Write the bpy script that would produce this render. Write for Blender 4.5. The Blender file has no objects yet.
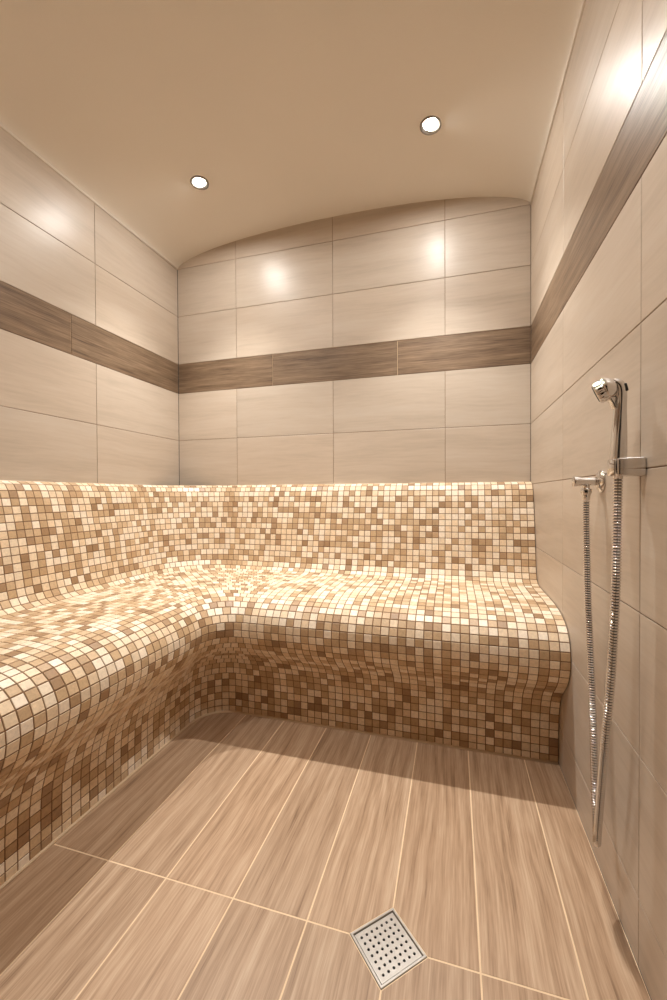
import bpy, bmesh, math, random
from mathutils import Vector, Matrix

random.seed(7)
SC = bpy.context.scene
COL = SC.collection

# ------------------------------------------------------------------ dimensions
W = 2.056          # room width, right wall at X = 0, left wall at X = -W
YF = -2.78         # front wall (behind the camera); back wall at Y = 0
ZS, ZV = 2.432, 0.134   # spring line and rise of the vaulted ceiling


def ceil_z(x):
    u = abs((x + W / 2) / (W / 2))
    return ZS + ZV * max(0.0, 1 - min(u, 1.0) ** 2.2) ** 0.58


# ------------------------------------------------------------------ helpers
def lin(r, g, b):
    def f(c):
        c /= 255.0
        return c / 12.92 if c <= 0.04045 else ((c + 0.055) / 1.055) ** 2.4
    return (f(r), f(g), f(b), 1.0)


def thing(name, label, cat, loc=(0, 0, 0), group=None):
    o = bpy.data.objects.new(name, None)
    o.empty_display_size = 0.05
    COL.objects.link(o)
    o.location = loc
    tag(o, label, cat, group)
    return o


def tag(o, label=None, cat=None, group=None, kind=None):
    if label: o['label'] = label
    if cat: o['category'] = cat
    if group: o['group'] = group
    if kind: o['kind'] = kind
    return o


class MB:
    """collects polygons; build() links them as ONE mesh object"""
    def __init__(self):
        self.v, self.f, self.m, self.c, self.uv, self.sm = [], [], [], [], [], []

    def vert(self, p):
        self.v.append(tuple(p)); return len(self.v) - 1

    def face(self, idx, mat=0, col=(1, 1, 1), uv=None, smooth=False):
        self.f.append(tuple(idx)); self.m.append(mat); self.c.append(col)
        self.uv.append(uv if uv else [(0, 0)] * len(idx)); self.sm.append(smooth)

    def poly(self, pts, **k):
        self.face([self.vert(p) for p in pts], **k)

    def build(self, name, mats, parent=None, sub=0):
        me = bpy.data.meshes.new(name)
        off = Vector(parent_world(parent)) if parent else Vector((0, 0, 0))
        me.from_pydata([tuple(Vector(p) - off) for p in self.v], [], self.f)
        for m in (mats if isinstance(mats, (list, tuple)) else [mats]):
            me.materials.append(m)
        ca = me.color_attributes.new('tint', 'FLOAT_COLOR', 'CORNER')
        ul = me.uv_layers.new(name='uv')
        cols, uvs = [], []
        for p in me.polygons:
            p.material_index = self.m[p.index]; p.use_smooth = self.sm[p.index]
            for k in range(p.loop_total):
                cols += [*self.c[p.index][:3], 1.0]
                uvs += list(self.uv[p.index][k])
        ca.data.foreach_set('color', cols)
        ul.data.foreach_set('uv', uvs)
        me.update()
        o = bpy.data.objects.new(name, me); COL.objects.link(o)
        if parent: o.parent = parent
        if sub:
            s = o.modifiers.new('s', 'SUBSURF'); s.levels = sub; s.render_levels = sub
        return o

    # --- sweeps
    def tube(self, pts, radii, sides=16, mat=0, caps=True, flat=None, col=(1, 1, 1)):
        pts = [Vector(p) for p in pts]; n = len(pts)
        t0 = (pts[1] - pts[0]).normalized()
        a = t0.orthogonal().normalized() if flat is None else Vector(flat).normalized()
        rings = []
        for i, p in enumerate(pts):
            t = (pts[min(i + 1, n - 1)] - pts[max(i - 1, 0)]).normalized()
            a = (a - t * a.dot(t)).normalized(); b = t.cross(a)
            r = radii[i]; ra, rb = r if isinstance(r, tuple) else (r, r)
            rings.append([self.vert(p + a * ra * math.cos(2 * math.pi * k / sides) + b * rb * math.sin(2 * math.pi * k / sides))
                          for k in range(sides)])
        for i in range(n - 1):
            for k in range(sides):
                k2 = (k + 1) % sides
                self.face([rings[i][k], rings[i][k2], rings[i + 1][k2], rings[i + 1][k]], mat, col, smooth=True)
        if caps:
            self.face(list(reversed(rings[0])), mat, col); self.face(rings[-1], mat, col)
        return rings

    def lathe(self, origin, axis, prof, sides=32, mat=0, flute=None):
        o, ax = Vector(origin), Vector(axis).normalized()
        a = ax.orthogonal().normalized(); b = ax.cross(a)
        rings = []
        for i, (h, r) in enumerate(prof):
            rr = []
            for k in range(sides):
                th = 2 * math.pi * k / sides
                q = r
                if flute and flute[0] <= i <= flute[1]:
                    q = r * (1 + flute[3] * math.cos(flute[2] * th))
                rr.append(self.vert(o + ax * h + a * q * math.cos(th) + b * q * math.sin(th)))
            rings.append(rr)
        for i in range(len(prof) - 1):
            for k in range(sides):
                k2 = (k + 1) % sides
                self.face([rings[i][k], rings[i][k2], rings[i + 1][k2], rings[i + 1][k]], mat, smooth=True)
        if prof[0][1] > 1e-5: self.face(list(reversed(rings[0])), mat)
        if prof[-1][1] > 1e-5: self.face(rings[-1], mat)

    # --- one raised tile: convex polygon in a plane, inset by the joint, bevelled edge
    def tile(self, poly, o, eu, ev, en, gap, h, bev, mat, col, uvoff=(0, 0), swap=False):
        inner = inset(poly, gap); top = inset(poly, gap + bev)
        if inner is None or top is None: return

        def P(q, z): return o + eu * q[0] + ev * q[1] + en * z

        def U(q):
            q = (q[0] + uvoff[0], q[1] + uvoff[1])
            return (q[1], q[0]) if swap else q
        n = len(poly)
        ib = [self.vert(P(q, 0)) for q in inner]
        im = [self.vert(P(q, h - bev * 0.7)) for q in inner]
        it = [self.vert(P(q, h)) for q in top]
        self.face(it, mat, col, [U(q) for q in top])
        for k in range(n):
            j = (k + 1) % n
            self.face([im[k], im[j], it[j], it[k]], mat, col, [U(inner[k]), U(inner[j]), U(top[j]), U(top[k])])
            self.face([ib[k], ib[j], im[j], im[k]], mat, col, [U(inner[k]), U(inner[j]), U(inner[j]), U(inner[k])])


def parent_world(p):
    v = Vector((0, 0, 0))
    while p: v = v + p.location; p = p.parent
    return v


def inset(poly, d):
    """inset a convex counter-clockwise polygon by d"""
    n = len(poly); out = []
    for i in range(n):
        p0, p1, p2 = (Vector(poly[(i - 1) % n]), Vector(poly[i]), Vector(poly[(i + 1) % n]))
        e1, e2 = (p1 - p0).normalized(), (p2 - p1).normalized()
        n1, n2 = Vector((-e1.y, e1.x)), Vector((-e2.y, e2.x))
        den = 1 + n1.dot(n2)
        if den < 1e-4: return None
        out.append(tuple(p1 + (n1 + n2) * (d / den)))
    for i in range(n):                       # too small to inset
        a = Vector(out[(i + 1) % n]) - Vector(out[i]); b = Vector(poly[(i + 1) % n]) - Vector(poly[i])
        if a.dot(b) <= 0: return None
    return out


def rounded_box(name, mat, parent, c, s, bev=0.003, seg=3, rot=None, shape=None):
    bm = bmesh.new(); bmesh.ops.create_cube(bm, size=1)
    for v in bm.verts: v.co = Vector((v.co.x * s[0], v.co.y * s[1], v.co.z * s[2]))
    if shape:
        for v in bm.verts: shape(v)
    bmesh.ops.bevel(bm, geom=bm.edges[:], offset=bev, segments=seg, affect='EDGES', profile=0.5)
    M = Matrix.Translation(Vector(c) - parent_world(parent)) @ (rot.to_4x4() if rot else Matrix.Identity(4))
    bmesh.ops.transform(bm, matrix=M, verts=bm.verts)
    me = bpy.data.meshes.new(name); bm.to_mesh(me); bm.free()
    for p in me.polygons: p.use_smooth = True
    me.materials.append(mat)
    o = bpy.data.objects.new(name, me); COL.objects.link(o)
    if parent: o.parent = parent
    return o


# ------------------------------------------------------------------ materials
def new_mat(name):
    m = bpy.data.materials.new(name); m.use_nodes = True
    nt = m.node_tree
    return m, nt, nt.nodes['Principled BSDF'], nt.links.new


def plain(name, col, rough=0.5, metal=0.0, noise=0.0, nscale=8.0, bump=0.0, bscale=200.0, spec=0.5):
    m, nt, b, L = new_mat(name)
    b.inputs['Roughness'].default_value = rough; b.inputs['Metallic'].default_value = metal
    b.inputs['Specular IOR Level'].default_value = spec
    tc = nt.nodes.new('ShaderNodeTexCoord')
    nz = nt.nodes.new('ShaderNodeTexNoise'); nz.inputs['Scale'].default_value = nscale; nz.inputs['Detail'].default_value = 5
    L(tc.outputs['Object'], nz.inputs['Vector'])
    mr = nt.nodes.new('ShaderNodeMapRange'); mr.inputs['To Min'].default_value = 1 - noise; mr.inputs['To Max'].default_value = 1 + noise
    L(nz.outputs['Fac'], mr.inputs['Value'])
    mx = nt.nodes.new('ShaderNodeVectorMath'); mx.operation = 'SCALE'; mx.inputs[0].default_value = col[:3]
    L(mr.outputs['Result'], mx.inputs['Scale']); L(mx.outputs['Vector'], b.inputs['Base Color'])
    if bump:
        n2 = nt.nodes.new('ShaderNodeTexNoise'); n2.inputs['Scale'].default_value = bscale; n2.inputs['Detail'].default_value = 3
        L(tc.outputs['Object'], n2.inputs['Vector'])
        bp = nt.nodes.new('ShaderNodeBump'); bp.inputs['Strength'].default_value = bump; bp.inputs['Distance'].default_value = 0.002
        L(n2.outputs['Fac'], bp.inputs['Height']); L(bp.outputs['Normal'], b.inputs['Normal'])
    return m


def streaky(name, stops, su, sv, rough, rvar=0.0, fine=(9, 260), fine_amt=0.25, bump=0.0, spec=0.5, warp=0.15, vein=0.0, stain=None):
    """ceramic tile printed with streaks running along u of the uv map, tinted per tile"""
    m, nt, b, L = new_mat(name)
    N = nt.nodes.new
    b.inputs['Specular IOR Level'].default_value = spec
    uv = N('ShaderNodeUVMap'); uv.uv_map = 'uv'
    wn = N('ShaderNodeTexNoise'); wn.inputs['Scale'].default_value = 2.2; wn.inputs['Detail'].default_value = 2
    L(uv.outputs['UV'], wn.inputs['Vector'])
    ws = N('ShaderNodeVectorMath'); ws.operation = 'SCALE'; ws.inputs['Scale'].default_value = warp
    sb = N('ShaderNodeVectorMath'); sb.operation = 'SUBTRACT'; sb.inputs[1].default_value = (0.5, 0.5, 0.5)
    L(wn.outputs['Color'], sb.inputs[0]); L(sb.outputs['Vector'], ws.inputs[0])
    ad = N('ShaderNodeVectorMath'); ad.operation = 'ADD'; L(uv.outputs['UV'], ad.inputs[0]); L(ws.outputs['Vector'], ad.inputs[1])

    def noise(u, v, det, rg, src):
        mp = N('ShaderNodeMapping'); mp.inputs['Scale'].default_value = (u, v, 1)
        L(src, mp.inputs['Vector'])
        n = N('ShaderNodeTexNoise'); n.inputs['Scale'].default_value = 1; n.inputs['Detail'].default_value = det
        n.inputs['Roughness'].default_value = rg
        L(mp.outputs['Vector'], n.inputs['Vector'])
        return n.outputs['Fac']
    n1 = noise(su, sv, 6, 0.6, ad.outputs['Vector'])
    n2 = noise(fine[0], fine[1], 3, 0.7, ad.outputs['Vector'])
    mx = N('ShaderNodeMix'); mx.inputs['Factor'].default_value = fine_amt; L(n1, mx.inputs['A']); L(n2, mx.inputs['B'])
    fac = mx.outputs['Result']
    if vein:
        wv = N('ShaderNodeTexWave'); wv.wave_type = 'BANDS'; wv.bands_direction = 'Y'
        wv.inputs['Scale'].default_value = 9; wv.inputs['Distortion'].default_value = 9; wv.inputs['Detail'].default_value = 3
        wv.inputs['Detail Scale'].default_value = 0.8
        mp = N('ShaderNodeMapping'); mp.inputs['Scale'].default_value = (0.22, 1, 1); L(ad.outputs['Vector'], mp.inputs['Vector'])
        L(mp.outputs['Vector'], wv.inputs['Vector'])
        m2 = N('ShaderNodeMix'); m2.inputs['Factor'].default_value = vein; L(fac, m2.inputs['A']); L(wv.outputs['Fac'], m2.inputs['B'])
        fac = m2.outputs['Result']
    cr = N('ShaderNodeValToRGB'); e = cr.color_ramp.elements
    e[0].position, e[0].color = stops[0]; e[1].position, e[1].color = stops[-1]
    for p, c in stops[1:-1]:
        k = e.new(p); k.color = c
    L(fac, cr.inputs['Fac'])
    at = N('ShaderNodeVertexColor'); at.layer_name = 'tint'
    ml = N('ShaderNodeMix'); ml.data_type = 'RGBA'; ml.blend_type = 'MULTIPLY'; ml.inputs['Factor'].default_value = 1
    L(cr.outputs['Color'], ml.inputs['A']); L(at.outputs['Color'], ml.inputs['B'])
    res = ml.outputs['Result']
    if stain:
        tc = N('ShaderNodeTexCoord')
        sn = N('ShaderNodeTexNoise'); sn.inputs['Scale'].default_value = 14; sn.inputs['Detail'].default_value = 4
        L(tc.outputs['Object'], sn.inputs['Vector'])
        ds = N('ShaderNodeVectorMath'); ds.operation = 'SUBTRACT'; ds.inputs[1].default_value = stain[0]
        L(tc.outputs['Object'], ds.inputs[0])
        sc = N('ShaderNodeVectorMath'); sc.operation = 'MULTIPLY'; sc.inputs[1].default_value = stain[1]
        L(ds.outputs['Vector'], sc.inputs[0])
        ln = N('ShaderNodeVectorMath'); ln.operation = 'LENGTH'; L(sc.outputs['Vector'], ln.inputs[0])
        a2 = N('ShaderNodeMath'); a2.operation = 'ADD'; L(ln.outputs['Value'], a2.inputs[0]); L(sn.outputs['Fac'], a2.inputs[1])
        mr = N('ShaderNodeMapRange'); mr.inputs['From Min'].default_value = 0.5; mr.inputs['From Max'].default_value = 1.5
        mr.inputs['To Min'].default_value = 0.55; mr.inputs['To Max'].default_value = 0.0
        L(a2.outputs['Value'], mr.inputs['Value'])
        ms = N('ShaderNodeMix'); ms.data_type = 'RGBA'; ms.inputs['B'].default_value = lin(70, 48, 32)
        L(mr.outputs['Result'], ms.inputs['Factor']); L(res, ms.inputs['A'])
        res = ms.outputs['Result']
    L(res, b.inputs['Base Color'])
    rr = N('ShaderNodeMapRange'); rr.inputs['To Min'].default_value = rough + rvar; rr.inputs['To Max'].default_value = rough - rvar
    L(fac, rr.inputs['Value']); L(rr.outputs['Result'], b.inputs['Roughness'])
    if bump:
        bp = N('ShaderNodeBump'); bp.inputs['Strength'].default_value = bump; bp.inputs['Distance'].default_value = 0.001
        L(fac, bp.inputs['Height']); L(bp.outputs['Normal'], b.inputs['Normal'])
    return m


WALL = streaky('beige_wall_tile', [(0.32, lin(179, 165, 148)), (0.50, lin(193, 178, 161)), (0.68, lin(199, 187, 172))],
               1.2, 13, 0.37, 0.03, fine=(6, 90), fine_amt=0.35, bump=0.03, spec=0.5, warp=0.05)
BAND = streaky('dark_wood_tile', [(0.33, lin(76, 58, 43)), (0.47, lin(116, 94, 73)), (0.66, lin(150, 127, 103))],
               2.2, 28, 0.40, 0.06, fine=(6, 190), fine_amt=0.58, bump=0.12, vein=0.05, warp=0.016)
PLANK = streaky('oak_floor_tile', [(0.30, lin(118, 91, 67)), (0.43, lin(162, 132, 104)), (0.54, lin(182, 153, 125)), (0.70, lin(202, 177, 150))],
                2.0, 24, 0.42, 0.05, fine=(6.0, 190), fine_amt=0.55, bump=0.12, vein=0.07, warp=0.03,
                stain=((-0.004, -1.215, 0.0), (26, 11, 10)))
WGROUT = plain('brown_wall_grout', lin(140, 112, 86), 0.85, noise=0.08)
FGROUT = plain('sandy_floor_grout', lin(226, 200, 166), 0.85, noise=0.08, nscale=30)
MGROUT = plain('mosaic_grout', lin(122, 92, 64), 0.85, noise=0.1, nscale=30)
SEAL = plain('cream_sealant', lin(205, 180, 148), 0.6, noise=0.05)
PAINT = plain('ceiling_paint', lin(226, 219, 208), 0.75, noise=0.03, nscale=3, bump=0.15, bscale=160, spec=0.25)


def mosaic_mat():
    m, nt, b, L = new_mat('travertine_mosaic'); N = nt.nodes.new
    at = N('ShaderNodeVertexColor'); at.layer_name = 'tint'
    tc = N('ShaderNodeTexCoord')
    nz = N('ShaderNodeTexNoise'); nz.inputs['Scale'].default_value = 110; nz.inputs['Detail'].default_value = 5
    nz.inputs['Roughness'].default_value = 0.65
    L(tc.outputs['Object'], nz.inputs['Vector'])
    mr = N('ShaderNodeMapRange'); mr.inputs['From Min'].default_value = 0.3; mr.inputs['From Max'].default_value = 0.7
    mr.inputs['To Min'].default_value = 0.86; mr.inputs['To Max'].default_value = 1.1
    L(nz.outputs['Fac'], mr.inputs['Value'])
    mx = N('ShaderNodeVectorMath'); mx.operation = 'SCALE'
    L(at.outputs['Color'], mx.inputs[0]); L(mr.outputs['Result'], mx.inputs['Scale']); L(mx.outputs['Vector'], b.inputs['Base Color'])
    b.inputs['Roughness'].default_value = 0.45
    bp = N('ShaderNodeBump'); bp.inputs['Strength'].default_value = 0.2; bp.inputs['Distance'].default_value = 0.001
    L(nz.outputs['Fac'], bp.inputs['Height']); L(bp.outputs['Normal'], b.inputs['Normal'])
    return m


MOSAIC = mosaic_mat()
CHROME = plain('chrome', lin(226, 224, 222), 0.07, 1.0, noise=0.02)
RING = plain('satin_nickel', lin(150, 147, 142), 0.22, 1.0, noise=0.03)
BLACK = plain('black_rubber', lin(26, 25, 24), 0.5, noise=0.1)
STEEL = plain('brushed_steel', lin(206, 204, 200), 0.30, 1.0, noise=0.04, nscale=60)
DARK = plain('drain_sump', lin(22, 18, 15), 0.6, noise=0.1)


def glow_mat():
    m, nt, b, L = new_mat('lamp_glass')
    b.inputs['Base Color'].default_value = (0.9, 0.9, 0.9, 1)
    b.inputs['Emission Color'].default_value = (1.0, 0.975, 0.93, 1)
    b.inputs['Emission Strength'].default_value = LAMP
    return m


LAMP = 520.0
GLOW = glow_mat()

# ------------------------------------------------------------------ tiled walls
H = [0.0, 0.1425, 0.4445, 0.744, 1.0415, 1.3435, 1.643, 1.829, 2.131, 2.431, 2.70]
BANDROW = 6


def tiled_wall(name, o, eu, en, length, cols, bandcols, top, clip=None):
    """o at floor level at the wall's start; eu runs along the wall, en into the room"""
    o, eu, en = Vector(o), Vector(eu), Vector(en); ev = Vector((0, 0, 1))
    mb = MB()
    h = 0.003
    g = [o + ev * 0, o + eu * length, o + eu * length + ev * top, o + ev * top]
    if eu.cross(ev).dot(en) < 0: g.reverse()
    mb.poly(g, mat=2)
    flip = eu.cross(ev).dot(en) < 0
    g = [o + eu * a + ev * b + en * 0.0004 for a, b in ((0, H[6] + .0012), (length, H[6] + .0012), (length, H[7] - .0012), (0, H[7] - .0012))]
    if eu.cross(ev).dot(en) < 0: g.reverse()
    mb.poly(g, mat=3)                         # lighter joint inside the dark band
    for r in range(len(H) - 1):
        z0, z1 = H[r], min(H[r + 1], top)
        if z1 - z0 < 0.01: continue
        cs = bandcols if r == BANDROW else cols
        for a, b in zip(cs[:-1], cs[1:]):
            if b - a < 0.01: continue
            poly = [(a, z0), (b, z0), (b, z1), (a, z1)]
            t = 1 + random.uniform(-0.03, 0.03)
            w = random.uniform(-0.012, 0.012)
            mb.tile(poly, o, eu, ev, en, 0.0012, h, 0.0012, 1 if r == BANDROW else 0,
                    (t + w, t, t - w), (random.uniform(0, 50), random.uniform(0, 50)))
    if flip:
        mb.f = [tuple(reversed(f)) if i > 1 else f for i, f in enumerate(mb.f)]
        mb.uv = [list(reversed(u)) if i > 1 else u for i, u in enumerate(mb.uv)]
    ob = mb.build(name, [WALL, BAND, WGROUT, FGROUT])
    return tag(ob, kind='structure')


D = -YF
tiled_wall('wall_back', (0, 0.003, 0), (-1, 0, 0), (0, -1, 0), W, [0, 0.4125, 1.0275, 1.641, W], [0, 0.662, 1.402, W], 2.60)
tiled_wall('wall_right', (0.003, 0, 0), (0, -1, 0), (-1, 0, 0), D, [0, 0.632, 1.26, 1.888, 2.516, D], [0, 1.62, D], 2.445)
tiled_wall('wall_left', (-W - 0.003, 0, 0), (0, -1, 0), (1, 0, 0), D, [0, 0.631, 1.258, 1.885, 2.512, D], [0, 0.767, 1.96, D], 2.445)
tiled_wall('wall_front', (0, YF - 0.003, 0), (-1, 0, 0), (0, 1, 0), W, [0, 0.4125, 1.0275, 1.641, W], [0, 0.90, W], 2.60)

# unseen smoked door behind the camera, added to reflect dark in the chrome
SMOKE = plain('smoked_glass', lin(34, 30, 27), 0.08, noise=0.05)
FRAME = plain('dark_aluminium', lin(58, 54, 50), 0.35, 0.8, noise=0.05)
d0 = tag(rounded_box('added_dark_door', SMOKE, None, (-0.52, YF + 0.012, 1.03), (0.76, 0.010, 2.02), 0.002), kind='structure')
for nm, c, sz in (('added_door_jamb', (-0.925, YF + 0.016, 1.045), (0.05, 0.032, 2.09)), ('added_door_jamb', (-0.115, YF + 0.016, 1.045), (0.05, 0.032, 2.09)),
                  ('added_door_head', (-0.52, YF + 0.016, 2.065), (0.76, 0.032, 0.05))):
    rounded_box(nm, FRAME, d0, c, sz, 0.003)

# ------------------------------------------------------------------ vaulted ceiling
mb = MB(); rows = []
NX = 96
for i in range(NX + 1):
    th = math.pi * i / NX
    x = -W / 2 - (W / 2) * math.cos(th)
    rows.append([mb.vert((x, y, ceil_z(x))) for y in (0.0, YF)])
for i in range(NX):
    mb.face([rows[i][0], rows[i + 1][0], rows[i + 1][1], rows[i][1]], smooth=True)
tag(mb.build('ceiling', PAINT), kind='structure')
for side, x in (('left', -W + 0.002), ('right', -0.002)):
    mb = MB(); mb.tube([(x, -0.005, ZS - 0.002), (x, YF + 0.005, ZS - 0.002)], [0.005, 0.005], 10)
    tag(mb.build('trim_1' if side == 'left' else 'trim_2', PAINT), kind='structure')

# ------------------------------------------------------------------ plank floor with the drain cut out
DC = Vector((-0.5108, -1.3635)); DH = 0.0858     # drain centre, half diagonal
XJ = [0.0, -0.118, -0.3175, -0.5108, -0.699, -0.892, -1.087, -1.272, -1.468, -1.66, -1.86, -W]
YJ = [0.0, -0.175, DC.y, -2.55, YF]
mb = MB()
O3, EX, EY, EZ = Vector((0, 0, 0)), Vector((1, 0, 0)), Vector((0, 1, 0)), Vector((0, 0, 1))
zg = -0.0006
for sx in (1, -1):                            # grout bed in four quadrants, each missing its corner at the drain
    for sy in (1, -1):
        xe = 0.0 if sx > 0 else -W
        ye = 0.0 if sy > 0 else YF
        q = [(DC.x + sx * DH, DC.y), (xe, DC.y), (xe, ye), (DC.x, ye), (DC.x, DC.y + sy * DH)]
        if sx * sy < 0: q.reverse()
        mb.poly([(a, b, zg) for a, b in q], mat=1)
for i in range(len(XJ) - 1):
    x1, x0 = XJ[i], XJ[i + 1]
    for j in range(len(YJ) - 1):
        y1, y0 = YJ[j], YJ[j + 1]
        poly = [(x0, y0), (x1, y0), (x1, y1), (x0, y1)]
        for k, (px, py) in enumerate(poly):
            if abs(px - DC.x) < 1e-3 and abs(py - DC.y) < 1e-3:
                ax, ay = poly[(k - 1) % 4], poly[(k + 1) % 4]
                da = (Vector(ax) - Vector((px, py))).normalized() * DH; db = (Vector(ay) - Vector((px, py))).normalized() * DH
                poly = poly[:k] + [(px + da.x, py + da.y), (px + db.x, py + db.y)] + poly[k + 1:]
                break
        t = 1 + random.uniform(-0.06, 0.06); w = random.uniform(-0.015, 0.015)
        mb.tile(poly, O3 + EZ * zg, EX, EY, EZ, 0.0020, 0.0006, 0.0004, 0, (t + w, t, t - w),
                (random.uniform(0, 40), random.uniform(0, 40)), swap=True)
tag(mb.build('floor', [PLANK, FGROUT]), kind='structure')

# ------------------------------------------------------------------ mosaic bench: a profile swept round the corner
PROF = [  # distance from wall, height, corner radius
    (0.000, 1.053, 0.34), (0.028, 1.052, 0.34), (0.050, 1.045, 0.34), (0.066, 1.031, 0.34), (0.077, 1.008, 0.33), (0.090, 0.965, 0.33),
    (0.124, 0.813, 0.32), (0.150, 0.665, 0.30), (0.162, 0.620, 0.30), (0.182, 0.592, 0.29), (0.215, 0.579, 0.28), (0.30, 0.575, 0.26), (0.42, 0.575, 0.24),
    (0.54, 0.572, 0.18), (0.62, 0.562, 0.155), (0.68, 0.546, 0.14), (0.720, 0.519, 0.125), (0.742, 0.482, 0.12), (0.749, 0.445, 0.12),
    (0.742, 0.403, 0.12), (0.721, 0.360, 0.125), (0.685, 0.321, 0.13), (0.644, 0.286, 0.135), (0.614, 0.245, 0.14), (0.596, 0.200, 0.145), (0.588, 0.160, 0.15), (0.585, 0.120, 0.15),
    (0.584, 0.060, 0.15), (0.584, 0.000, 0.15)]


def catmull(P, n=12):
    out = []
    for i in range(len(P) - 1):
        p0, p1, p2, p3 = P[max(i - 1, 0)], P[i], P[i + 1], P[min(i + 2, len(P) - 1)]
        for k in range(n):
            t = k / n
            out.append(tuple(0.5 * (2 * b + (c - a) * t + (2 * a - 5 * b + 4 * c - d) * t * t + (3 * b - a - 3 * c + d) * t ** 3)
                             for a, b, c, d in zip(p0, p1, p2, p3)))
    out.append(P[-1]); return out


def resample(P, pitch):
    L = [0.0]
    for a, b in zip(P[:-1], P[1:]): L.append(L[-1] + math.hypot(b[0] - a[0], b[1] - a[1]))
    n = round(L[-1] / pitch); out = []; j = 0
    for i in range(n + 1):
        s = L[-1] * i / n
        while j < len(L) - 2 and L[j + 1] < s: j += 1
        t = (s - L[j]) / max(L[j + 1] - L[j], 1e-9)
        out.append(tuple(a + (b - a) * t for a, b in zip(P[j], P[j + 1])))
    return out


PITCH = 0.0318
ROWS = resample(catmull(PROF), 0.0308)
CY, CX = -0.92, -W + 0.92       # the straight runs end here and the corner zone begins


def left_d(d): return d - 0.018 * min(1.0, max(0.0, (d - 0.60) / 0.12))


def corner_curve(d, r, n):
    """n+1 points round the corner from (-W+d, CY) to (CX, -d)"""
    e = left_d(d); a = abs(CY) - d - r; a2 = 0.92 - e - r; arc = r * math.pi / 2; L = a + a2 + arc; out = []
    for i in range(n + 1):
        s = L * i / n
        if s < a: out.append((-W + e, CY + s))
        elif s > a + arc: out.append((-W + e + r + (s - a - arc), -d))
        else:
            th = (s - a) / r
            out.append((-W + e + r - r * math.cos(th), -d - r + r * math.sin(th)))
    return out


LIGHT = [lin(238, 220, 194), lin(232, 211, 182), lin(242, 226, 204), lin(228, 204, 172)]
MID = [lin(196, 166, 129), lin(187, 156, 120), lin(206, 178, 143)]
DEEP = [lin(160, 128, 94), lin(170, 139, 106)]


def mosaic_colour():
    r = random.random()
    c = random.choice(LIGHT if r < 0.57 else MID if r < 0.92 else DEEP)
    k = random.uniform(0.94, 1.05)
    return (c[0] * k, c[1] * k, c[2] * k)


bench = thing('tiled_bench', 'L-shaped built-in steam room bench covered in beige and brown mosaic tiles', 'bench', (-W, 0, 0))
zs = [p[1] for p in ROWS]
seam = min(range(len(ROWS)), key=lambda i: abs(ROWS[i][1] - 0.590) + (9 if ROWS[i][0] > 0.3 else 0))
lip = min(range(len(ROWS)), key=lambda i: abs(ROWS[i][1] - 0.445) + (9 if ROWS[i][0] < 0.6 else 0))


def mosaic_part(name, r0, r1):
    mb = MB()

    def cell(P, col):
        P = [Vector(p) for p in P]
        n = (P[1] - P[0]).cross(P[3] - P[0])
        if n.length < 1e-9: n = (P[2] - P[1]).cross(P[2] - P[3])
        n.normalize()
        c = (P[0] + P[1] + P[2] + P[3]) / 4
        mb.poly(P, mat=1)
        size = min((P[1] - P[0]).length, (P[3] - P[0]).length)
        if size < 0.006: return

        def ins(d):
            q = []
            for k in range(4):
                e1 = (P[(k + 1) % 4] - P[k]).normalized(); e2 = (P[(k - 1) % 4] - P[k]).normalized()
                s = max(e1.cross(e2).length, 0.4)
                q.append(P[k] + (e1 + e2) * (d / s))
            return q
        # every tile sits a hair off true, as hand-laid sheets do
        tl = n + Vector((random.uniform(-1, 1), random.uniform(-1, 1), random.uniform(-1, 1))) * 0.02
        a, b = ins(0.0016), ins(0.0027)
        h = 0.0019
        va = [mb.vert(p) for p in a]
        vb = [mb.vert(p + n * (h - 0.0007) + tl * 0) for p in a]
        vt = [mb.vert(p + n * h) for p in b]
        mb.face(vt, 0, col)
        for k in range(4):
            j = (k + 1) % 4
            mb.face([vb[k], vb[j], vt[j], vt[k]], 0, col)
            mb.face([va[k], va[j], vb[j], vb[k]], 0, col)
    for r in range(r0, r1):
        A, B = ROWS[r], ROWS[r + 1]
        top, bot = [], []
        ys = []; y = CY
        while y - PITCH > YF: ys.append(y); y -= PITCH
        ys.append(y); ys.append(YF + 0.001); ys.reverse()
        la = 2 * (0.92 - A[0] - A[2]) + A[2] * math.pi / 2
        lb = 2 * (0.92 - B[0] - B[2]) + B[2] * math.pi / 2
        n = max(4, round((la + lb) / 2 / PITCH))
        nb = round(-CX / PITCH)
        xs = [CX + (-0.0015 - CX) * k / nb for k in range(nb + 1)]
        for S, out in ((A, top), (B, bot)):
            d, z, rad = S
            out += [(-W + left_d(d), yy, z) for yy in ys[:-1]]
            out += [(x_, y_, z) for x_, y_ in corner_curve(d, rad, n)]
            out += [(x_, -d, z) for x_ in xs[1:]]
        for k in range(len(top) - 1):
            cell([bot[k], bot[k + 1], top[k + 1], top[k]], mosaic_colour())
    return mb.build(name, [MOSAIC, MGROUT], bench)


mosaic_part('backrest', 0, seam)
mosaic_part('seat', seam, lip)
mosaic_part('front_panel', lip, len(ROWS) - 1)
mb = MB()
path = [(-W + 0.586, YF + 0.002, 0.002), (-W + 0.586, CY - 0.5, 0.002)] + [(x, y, 0.002) for x, y in corner_curve(0.586, 0.15, 24)] + [(-0.004, -0.586, 0.002)]
mb.tube(path, [0.0058] * len(path), 8)
tag(mb.build('sealant_bead', SEAL, bench), 'cream sealant line along the foot of the bench')

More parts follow.
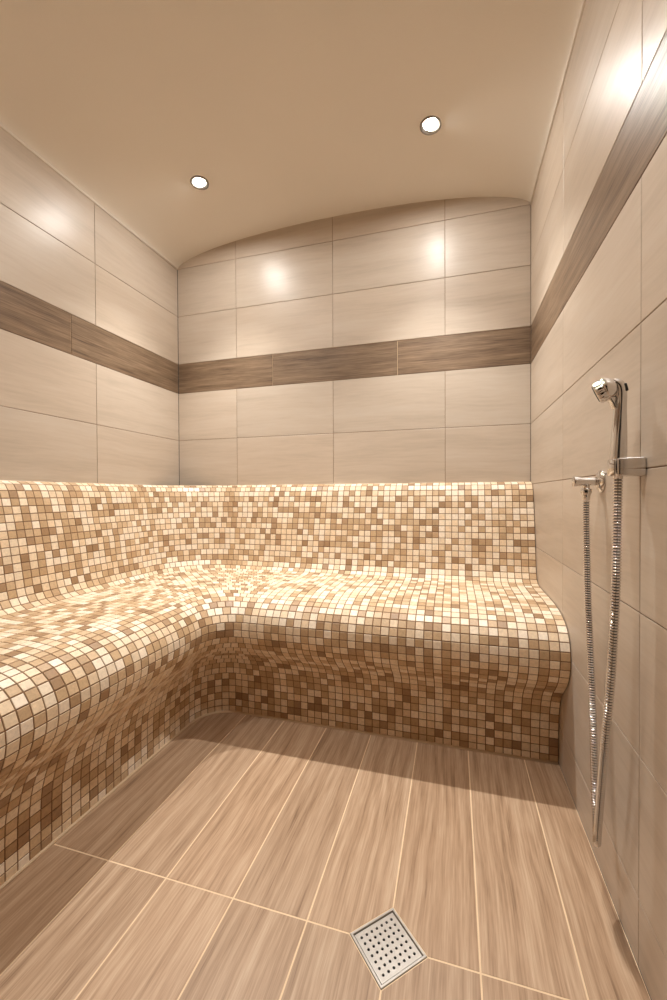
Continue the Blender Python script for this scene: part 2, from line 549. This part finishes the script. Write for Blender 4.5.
# ------------------------------------------------------------------ recessed downlights
def downlight(x, y, label, power=1.0):
    z = ceil_z(x)
    t = thing('recessed_downlight', label, 'ceiling light', (x, y, z), 'recessed downlights in the ceiling')
    mb = MB()
    mb.lathe((x, y, z + 0.012), (0, 0, -1), [(0.0, 0.046), (0.011, 0.046), (0.0155, 0.0445), (0.017, 0.041), (0.0160, 0.037), (0.0125, 0.0320), (0.008, 0.0285), (0.004, 0.0230)], 40)
    mb.build('trim_ring', RING, t)
    mb = MB()
    mb.lathe((x, y, z + 0.004), (0, 0, -1), [(0.0, 0.0), (0.0, 0.0235), (0.003, 0.0230), (0.0055, 0.019), (0.0072, 0.010), (0.0076, 0.0)], 32)
    mb.build('lamp_glass', GLOW, t)
    l = bpy.data.lights.new('halogen_beam', 'SPOT'); l.energy = SPOT * power; l.color = (1.0, 0.98, 0.94)
    l.spot_size = math.radians(SPOT_ANGLE); l.spot_blend = SPOT_BLEND; l.shadow_soft_size = 0.022
    lo = bpy.data.objects.new('halogen_beam', l); COL.objects.link(lo)
    lo.parent = t; lo.location = (0, 0, -0.03)      # just under the glass, pointing down
    return t


SPOT, SPOT_ANGLE, SPOT_BLEND = 38.0, 91.0, 1.0
downlight(-1.580, -0.46, 'lit round recessed downlight in the ceiling near the left wall')
downlight(-0.460, -0.46, 'lit round recessed downlight in the ceiling nearer the right wall')
downlight(-1.580, -1.55, 'lit recessed downlight in the front half of the vault, above the left bench', 0.36)
downlight(-0.460, -1.55, 'lit recessed downlight in the front half of the vault, above the floor drain', 0.36)

# ------------------------------------------------------------------ floor drain
dr = thing('floor_drain', 'square stainless steel shower drain set diagonally in the plank floor', 'drain', (DC.x, DC.y, 0))
s2 = math.sqrt(0.5)
DU, DV = Vector((s2, s2, 0)), Vector((-s2, s2, 0)); D0 = Vector((DC.x, DC.y, 0))
S = DH * s2 - 0.0005


def dpt(u, v, z): return D0 + DU * u + DV * v + EZ * z


mb = MB()
loops = [(S, -0.012), (S, 0.0008), (S - 0.0008, 0.0016), (S - 0.0046, 0.0016), (S - 0.0053, 0.0010), (S - 0.0068, -0.0042), (S - 0.0110, -0.0042), (S - 0.0110, -0.012)]
R = [[mb.vert(dpt(a * sx, a * sy, z)) for sx, sy in ((-1, -1), (1, -1), (1, 1), (-1, 1))] for a, z in loops]
for i in range(len(R) - 1):
    for k in range(4):
        j = (k + 1) % 4
        mb.face([R[i][k], R[i][j], R[i + 1][j], R[i + 1][k]])
mb.build('drain_frame', STEEL, dr)
mb = MB()
G = S - 0.0074; NH = 7; PG = 0.0137; RH = 0.0031; zt, zb = -0.0012, -0.0035
half = NH * PG / 2
for i in range(NH):
    for j in range(NH):
        cu, cv = -half + PG * (i + 0.5), -half + PG * (j + 0.5); q = PG / 2
        sq = [(q, 0), (q, q), (0, q), (-q, q), (-q, 0), (-q, -q), (0, -q), (q, -q)]
        o8 = [mb.vert(dpt(cu + a, cv + b, zt)) for a, b in sq]
        c8 = [mb.vert(dpt(cu + RH * math.cos(k * math.pi / 4), cv + RH * math.sin(k * math.pi / 4), zt)) for k in range(8)]
        b8 = [mb.vert(dpt(cu + RH * math.cos(k * math.pi / 4), cv + RH * math.sin(k * math.pi / 4), zb)) for k in range(8)]
        for k in range(8):
            l = (k + 1) % 8
            mb.face([o8[k], o8[l], c8[l], c8[k]]); mb.face([c8[k], c8[l], b8[l], b8[k]])
for k in range(4):
    c = [(-1, -1), (1, -1), (1, 1), (-1, 1)]; a, b = c[k], c[(k + 1) % 4]
    mb.poly([dpt(G * a[0], G * a[1], zt), dpt(G * b[0], G * b[1], zt), dpt(half * b[0], half * b[1], zt), dpt(half * a[0], half * a[1], zt)])
    mb.poly([dpt(G * a[0], G * a[1], zb), dpt(G * b[0], G * b[1], zb), dpt(G * b[0], G * b[1], zt), dpt(G * a[0], G * a[1], zt)])
tag(mb.build('drain_grate', STEEL, dr), 'steel grate pierced with rows of round holes')
mb = MB()
a, z0, z1 = S - 0.013, -0.010, -0.06
top = [dpt(a * x, a * y, z0) for x, y in ((-1, -1), (1, -1), (1, 1), (-1, 1))]
bot = [dpt(a * x, a * y, z1) for x, y in ((-1, -1), (1, -1), (1, 1), (-1, 1))]
mb.poly(bot)
for k in range(4): mb.poly([top[k], bot[k], bot[(k + 1) % 4], top[(k + 1) % 4]])
tag(mb.build('sump', DARK, dr), 'dark sump below the grate holes')

# ------------------------------------------------------------------ wall outlet for the hose
WY, WZ = -1.031, 1.0235
t = thing('wall_outlet', 'chrome wall outlet elbow with round plate, the hose screwed below it', 'water outlet', (0, WY, WZ))
mb = MB(); mb.lathe((0, WY, WZ), (-1, 0, 0), [(0, 0.0295), (0.003, 0.0295), (0.006, 0.028), (0.010, 0.022), (0.0125, 0.015), (0.0135, 0.0)], 40)
mb.build('cover_plate', CHROME, t)
mb = MB(); mb.lathe((0, WY, WZ), (-1, 0, 0), [(0.010, 0.0112), (0.020, 0.0105), (0.034, 0.0098), (0.044, 0.0105), (0.056, 0.0125), (0.0655, 0.0140), (0.067, 0.0132), (0.0672, 0.0)], 32)
mb.tube([(-0.036, WY, WZ - 0.004), (-0.036, WY, WZ - 0.019)], [0.0085, 0.0085], 20)
mb.build('elbow_body', CHROME, t)

# ------------------------------------------------------------------ bracket for the hand shower
HY, DX = -1.268, 0.0053
t = thing('shower_bracket', 'chrome wall bracket clamping the handle of the hand shower', 'shower holder', (0, HY, 1.05))


def block_shape(v):
    if v.co.x > 0:
        v.co.z *= 1.08; v.co.y *= 1.0
    else:
        v.co.y *= 0.82


rounded_box('bracket_arm', CHROME, t, (-0.0250, HY - 0.001, 1.046), (0.050, 0.044, 0.037), 0.0045, 4, shape=block_shape)
HX = -0.0425
mb = MB()                                     # open collar round the handle: thick C-shaped wall
n = 30; a0, a1 = math.radians(-72), math.radians(238)
prof = [(0.0168, -0.016), (0.0193, -0.0172), (0.0208, -0.0155), (0.0208, 0.0155), (0.0193, 0.0172), (0.0168, 0.016)]
rings = []
for i in range(n + 1):
    th = a0 + (a1 - a0) * i / n
    rings.append([mb.vert((HX + r * math.cos(th) * 0.92, HY + r * math.sin(th), 1.045 + z)) for r, z in prof])
for i in range(n):
    for k in range(len(prof)):
        l = (k + 1) % len(prof)
        mb.face([rings[i][k], rings[i + 1][k], rings[i + 1][l], rings[i][l]], smooth=True)
mb.face(rings[0]); mb.face(list(reversed(rings[-1])))
mb.build('clamp_collar', CHROME, t)

# ------------------------------------------------------------------ hand shower
t = thing('hand_shower', 'chrome hand shower standing upright in the wall bracket', 'shower head', (HX, HY, 1.03))
mb = MB()
hp = [(HX - DX, 1.034, .0130, .0130), (HX - DX, 1.042, .0140, .0140), (HX - DX, 1.062, .0150, .0152), (-.0474, 1.072, .0154, .0158), (-.0466, 1.10, .0146, .0156), (-.0455, 1.13, .0132, .0150),
      (-.0445, 1.16, .0116, .0142), (-.0438, 1.183, .0110, .0142), (-.0442, 1.202, .0115, .0150), (-.0475, 1.2145, .0114, .0152), (-.054, 1.2195, .0102, .0146), (-.0615, 1.2165, .009, .013)]
hp = catmull(hp, 5)
mb.tube([(a + DX, HY, b) for a, b, _, _ in hp], [(c, d) for _, _, c, d in hp], 28, flat=(1, 0, 0))
mb.build('handle', CHROME, t)
ax = Vector((-0.86, 0.36, -0.40)).normalized(); hc = Vector((-0.0865 + DX, HY + 0.006, 1.2015))
mb = MB()
mb.lathe(hc - ax * 0.0, -ax, [(0.0, 0.0190), (0.001, 0.0212), (0.003, 0.0224), (0.009, 0.0224), (0.0165, 0.0226), (0.0175, 0.0218), (0.0190, 0.0232), (0.0215, 0.0232), (0.027, 0.0215), (0.034, 0.0165), (0.039, 0.008), (0.040, 0.0)], 96,
         flute=(2, 4, 18, 0.035))
mb.build('spray_head', CHROME, t)
mb = MB()
mb.lathe(hc, ax, [(-0.002, 0.0192), (0.0006, 0.0186), (0.0016, 0.016), (0.0022, 0.0)], 40)
mb.build('spray_face', BLACK, t)
rounded_box('selector_lever', CHROME, t, (-0.0592 + DX, HY, 1.1795), (0.010, 0.020, 0.026), 0.003, 3,
            rot=Matrix.Rotation(math.radians(-18), 3, 'Y'), shape=lambda v: setattr(v.co, 'x', v.co.x * (0.45 if v.co.z < 0 else 1.0)))
mb = MB()
tag(rounded_box('rear_inlay', BLACK, t, (-0.0378 + DX, HY - 0.0115, 1.2085), (0.0052, 0.0060, 0.0165), 0.0022, 3, rot=Matrix.Rotation(math.radians(-14), 3, 'Y')), 'black inlay at the back of the head')

# ------------------------------------------------------------------ ribbed metal hose
HOSE = [(-0.0425, -1.268, 1.0250), (-0.0426, -1.267, 0.9783), (-0.0438, -1.266, 0.8549), (-0.0447, -1.263, 0.7712), (-0.0490, -1.252, 0.5985), (-0.0556, -1.240, 0.4578), (-0.0552, -1.212, 0.3293),
        (-0.0530, -1.185, 0.2200), (-0.0460, -1.155, 0.1660), (-0.0388, -1.125, 0.1820), (-0.0338, -1.100, 0.2480), (-0.0312, -1.075, 0.4177), (-0.0312, -1.055, 0.5629), (-0.0335, -1.040, 0.7142), (-0.0355, -1.032, 0.900), (-0.0360, -1.031, 0.9750)]
t = thing('shower_hose', 'ribbed chrome shower hose hanging in a long loop beside the wall', 'hose', (-0.04, -1.155, 0.185))
dense = catmull(HOSE, 60)
L = [0.0]
for a, b in zip(dense[:-1], dense[1:]): L.append(L[-1] + (Vector(b) - Vector(a)).length)
rib = 0.0062; n = int(L[-1] / rib); pts, rad = [], []
j = 0
for i in range(n):
    for off, r in ((0.0, 0.0066), (0.08, 0.0086), (0.32, 0.0090), (0.56, 0.0086), (0.64, 0.0066)):
        s = (i + off) * L[-1] / n
        while j < len(L) - 2 and L[j + 1] < s: j += 1
        k = (s - L[j]) / max(L[j + 1] - L[j], 1e-9)
        pts.append(Vector(dense[j]).lerp(Vector(dense[j + 1]), k)); rad.append(r)
mb = MB(); mb.tube(pts, rad, 14, flat=(1, 0, 0))
for i in range(len(pts) - 1):                  # the gaps between the metal turns are dark
    if i % 5 == 4:
        for k in range(14): mb.m[i * 14 + k] = 1
mb.build('ribbed_tube', [CHROME, BLACK], t)
for (x, y, z), d in (((-0.036, -1.031, 1.0045), (0, 0, -1)), ((-0.0425, -1.268, 1.0535), (0, 0, -1))):
    mb = MB()
    mb.lathe((x, y, z), d, [(0.0, 0.0108), (0.001, 0.0122), (0.011, 0.0122), (0.013, 0.0105), (0.020, 0.0092), (0.030, 0.0086), (0.031, 0.0)], 28, flute=(1, 2, 6, 0.06) if y > -1.2 else None)
    mb.build('coupling_nut', CHROME, t)

# ------------------------------------------------------------------ camera
cam = bpy.data.cameras.new('camera'); co = bpy.data.objects.new('camera', cam); COL.objects.link(co)
F = 411.423; yaw, pitch, roll = math.radians(-16.27698), math.radians(-0.67148), math.radians(-0.260956)
fwd = Vector((math.sin(yaw) * math.cos(pitch), math.cos(yaw) * math.cos(pitch), math.sin(pitch)))
rt = Vector((math.cos(yaw), -math.sin(yaw), 0)); up = rt.cross(fwd)
r2 = rt * math.cos(roll) + up * math.sin(roll); u2 = up * math.cos(roll) - rt * math.sin(roll)
M = Matrix((r2, u2, -fwd)).transposed().to_4x4()
M.translation = Vector((-0.37016, -2.25397, 0.99085))
co.matrix_world = M
cam.sensor_fit = 'VERTICAL'; cam.sensor_height = 36; cam.lens = F / 1000 * 36; cam.clip_start = 0.01
SC.camera = co

# ------------------------------------------------------------------ world and colour
w = bpy.data.worlds.new('world'); SC.world = w; w.use_nodes = True
w.node_tree.nodes['Background'].inputs['Color'].default_value = (0.02, 0.02, 0.02, 1)
vs = SC.view_settings
SC.display_settings.display_device = 'sRGB'
vs.view_transform = 'Standard'; vs.look = 'None'; vs.gamma = 1; vs.use_curve_mapping = False
vs.exposure = 1.29
SC.cycles.max_bounces = 14; SC.cycles.diffuse_bounces = 10; SC.cycles.glossy_bounces = 6
SC.cycles.sample_clamp_indirect = 6.0
SC.cycles.use_denoising = True
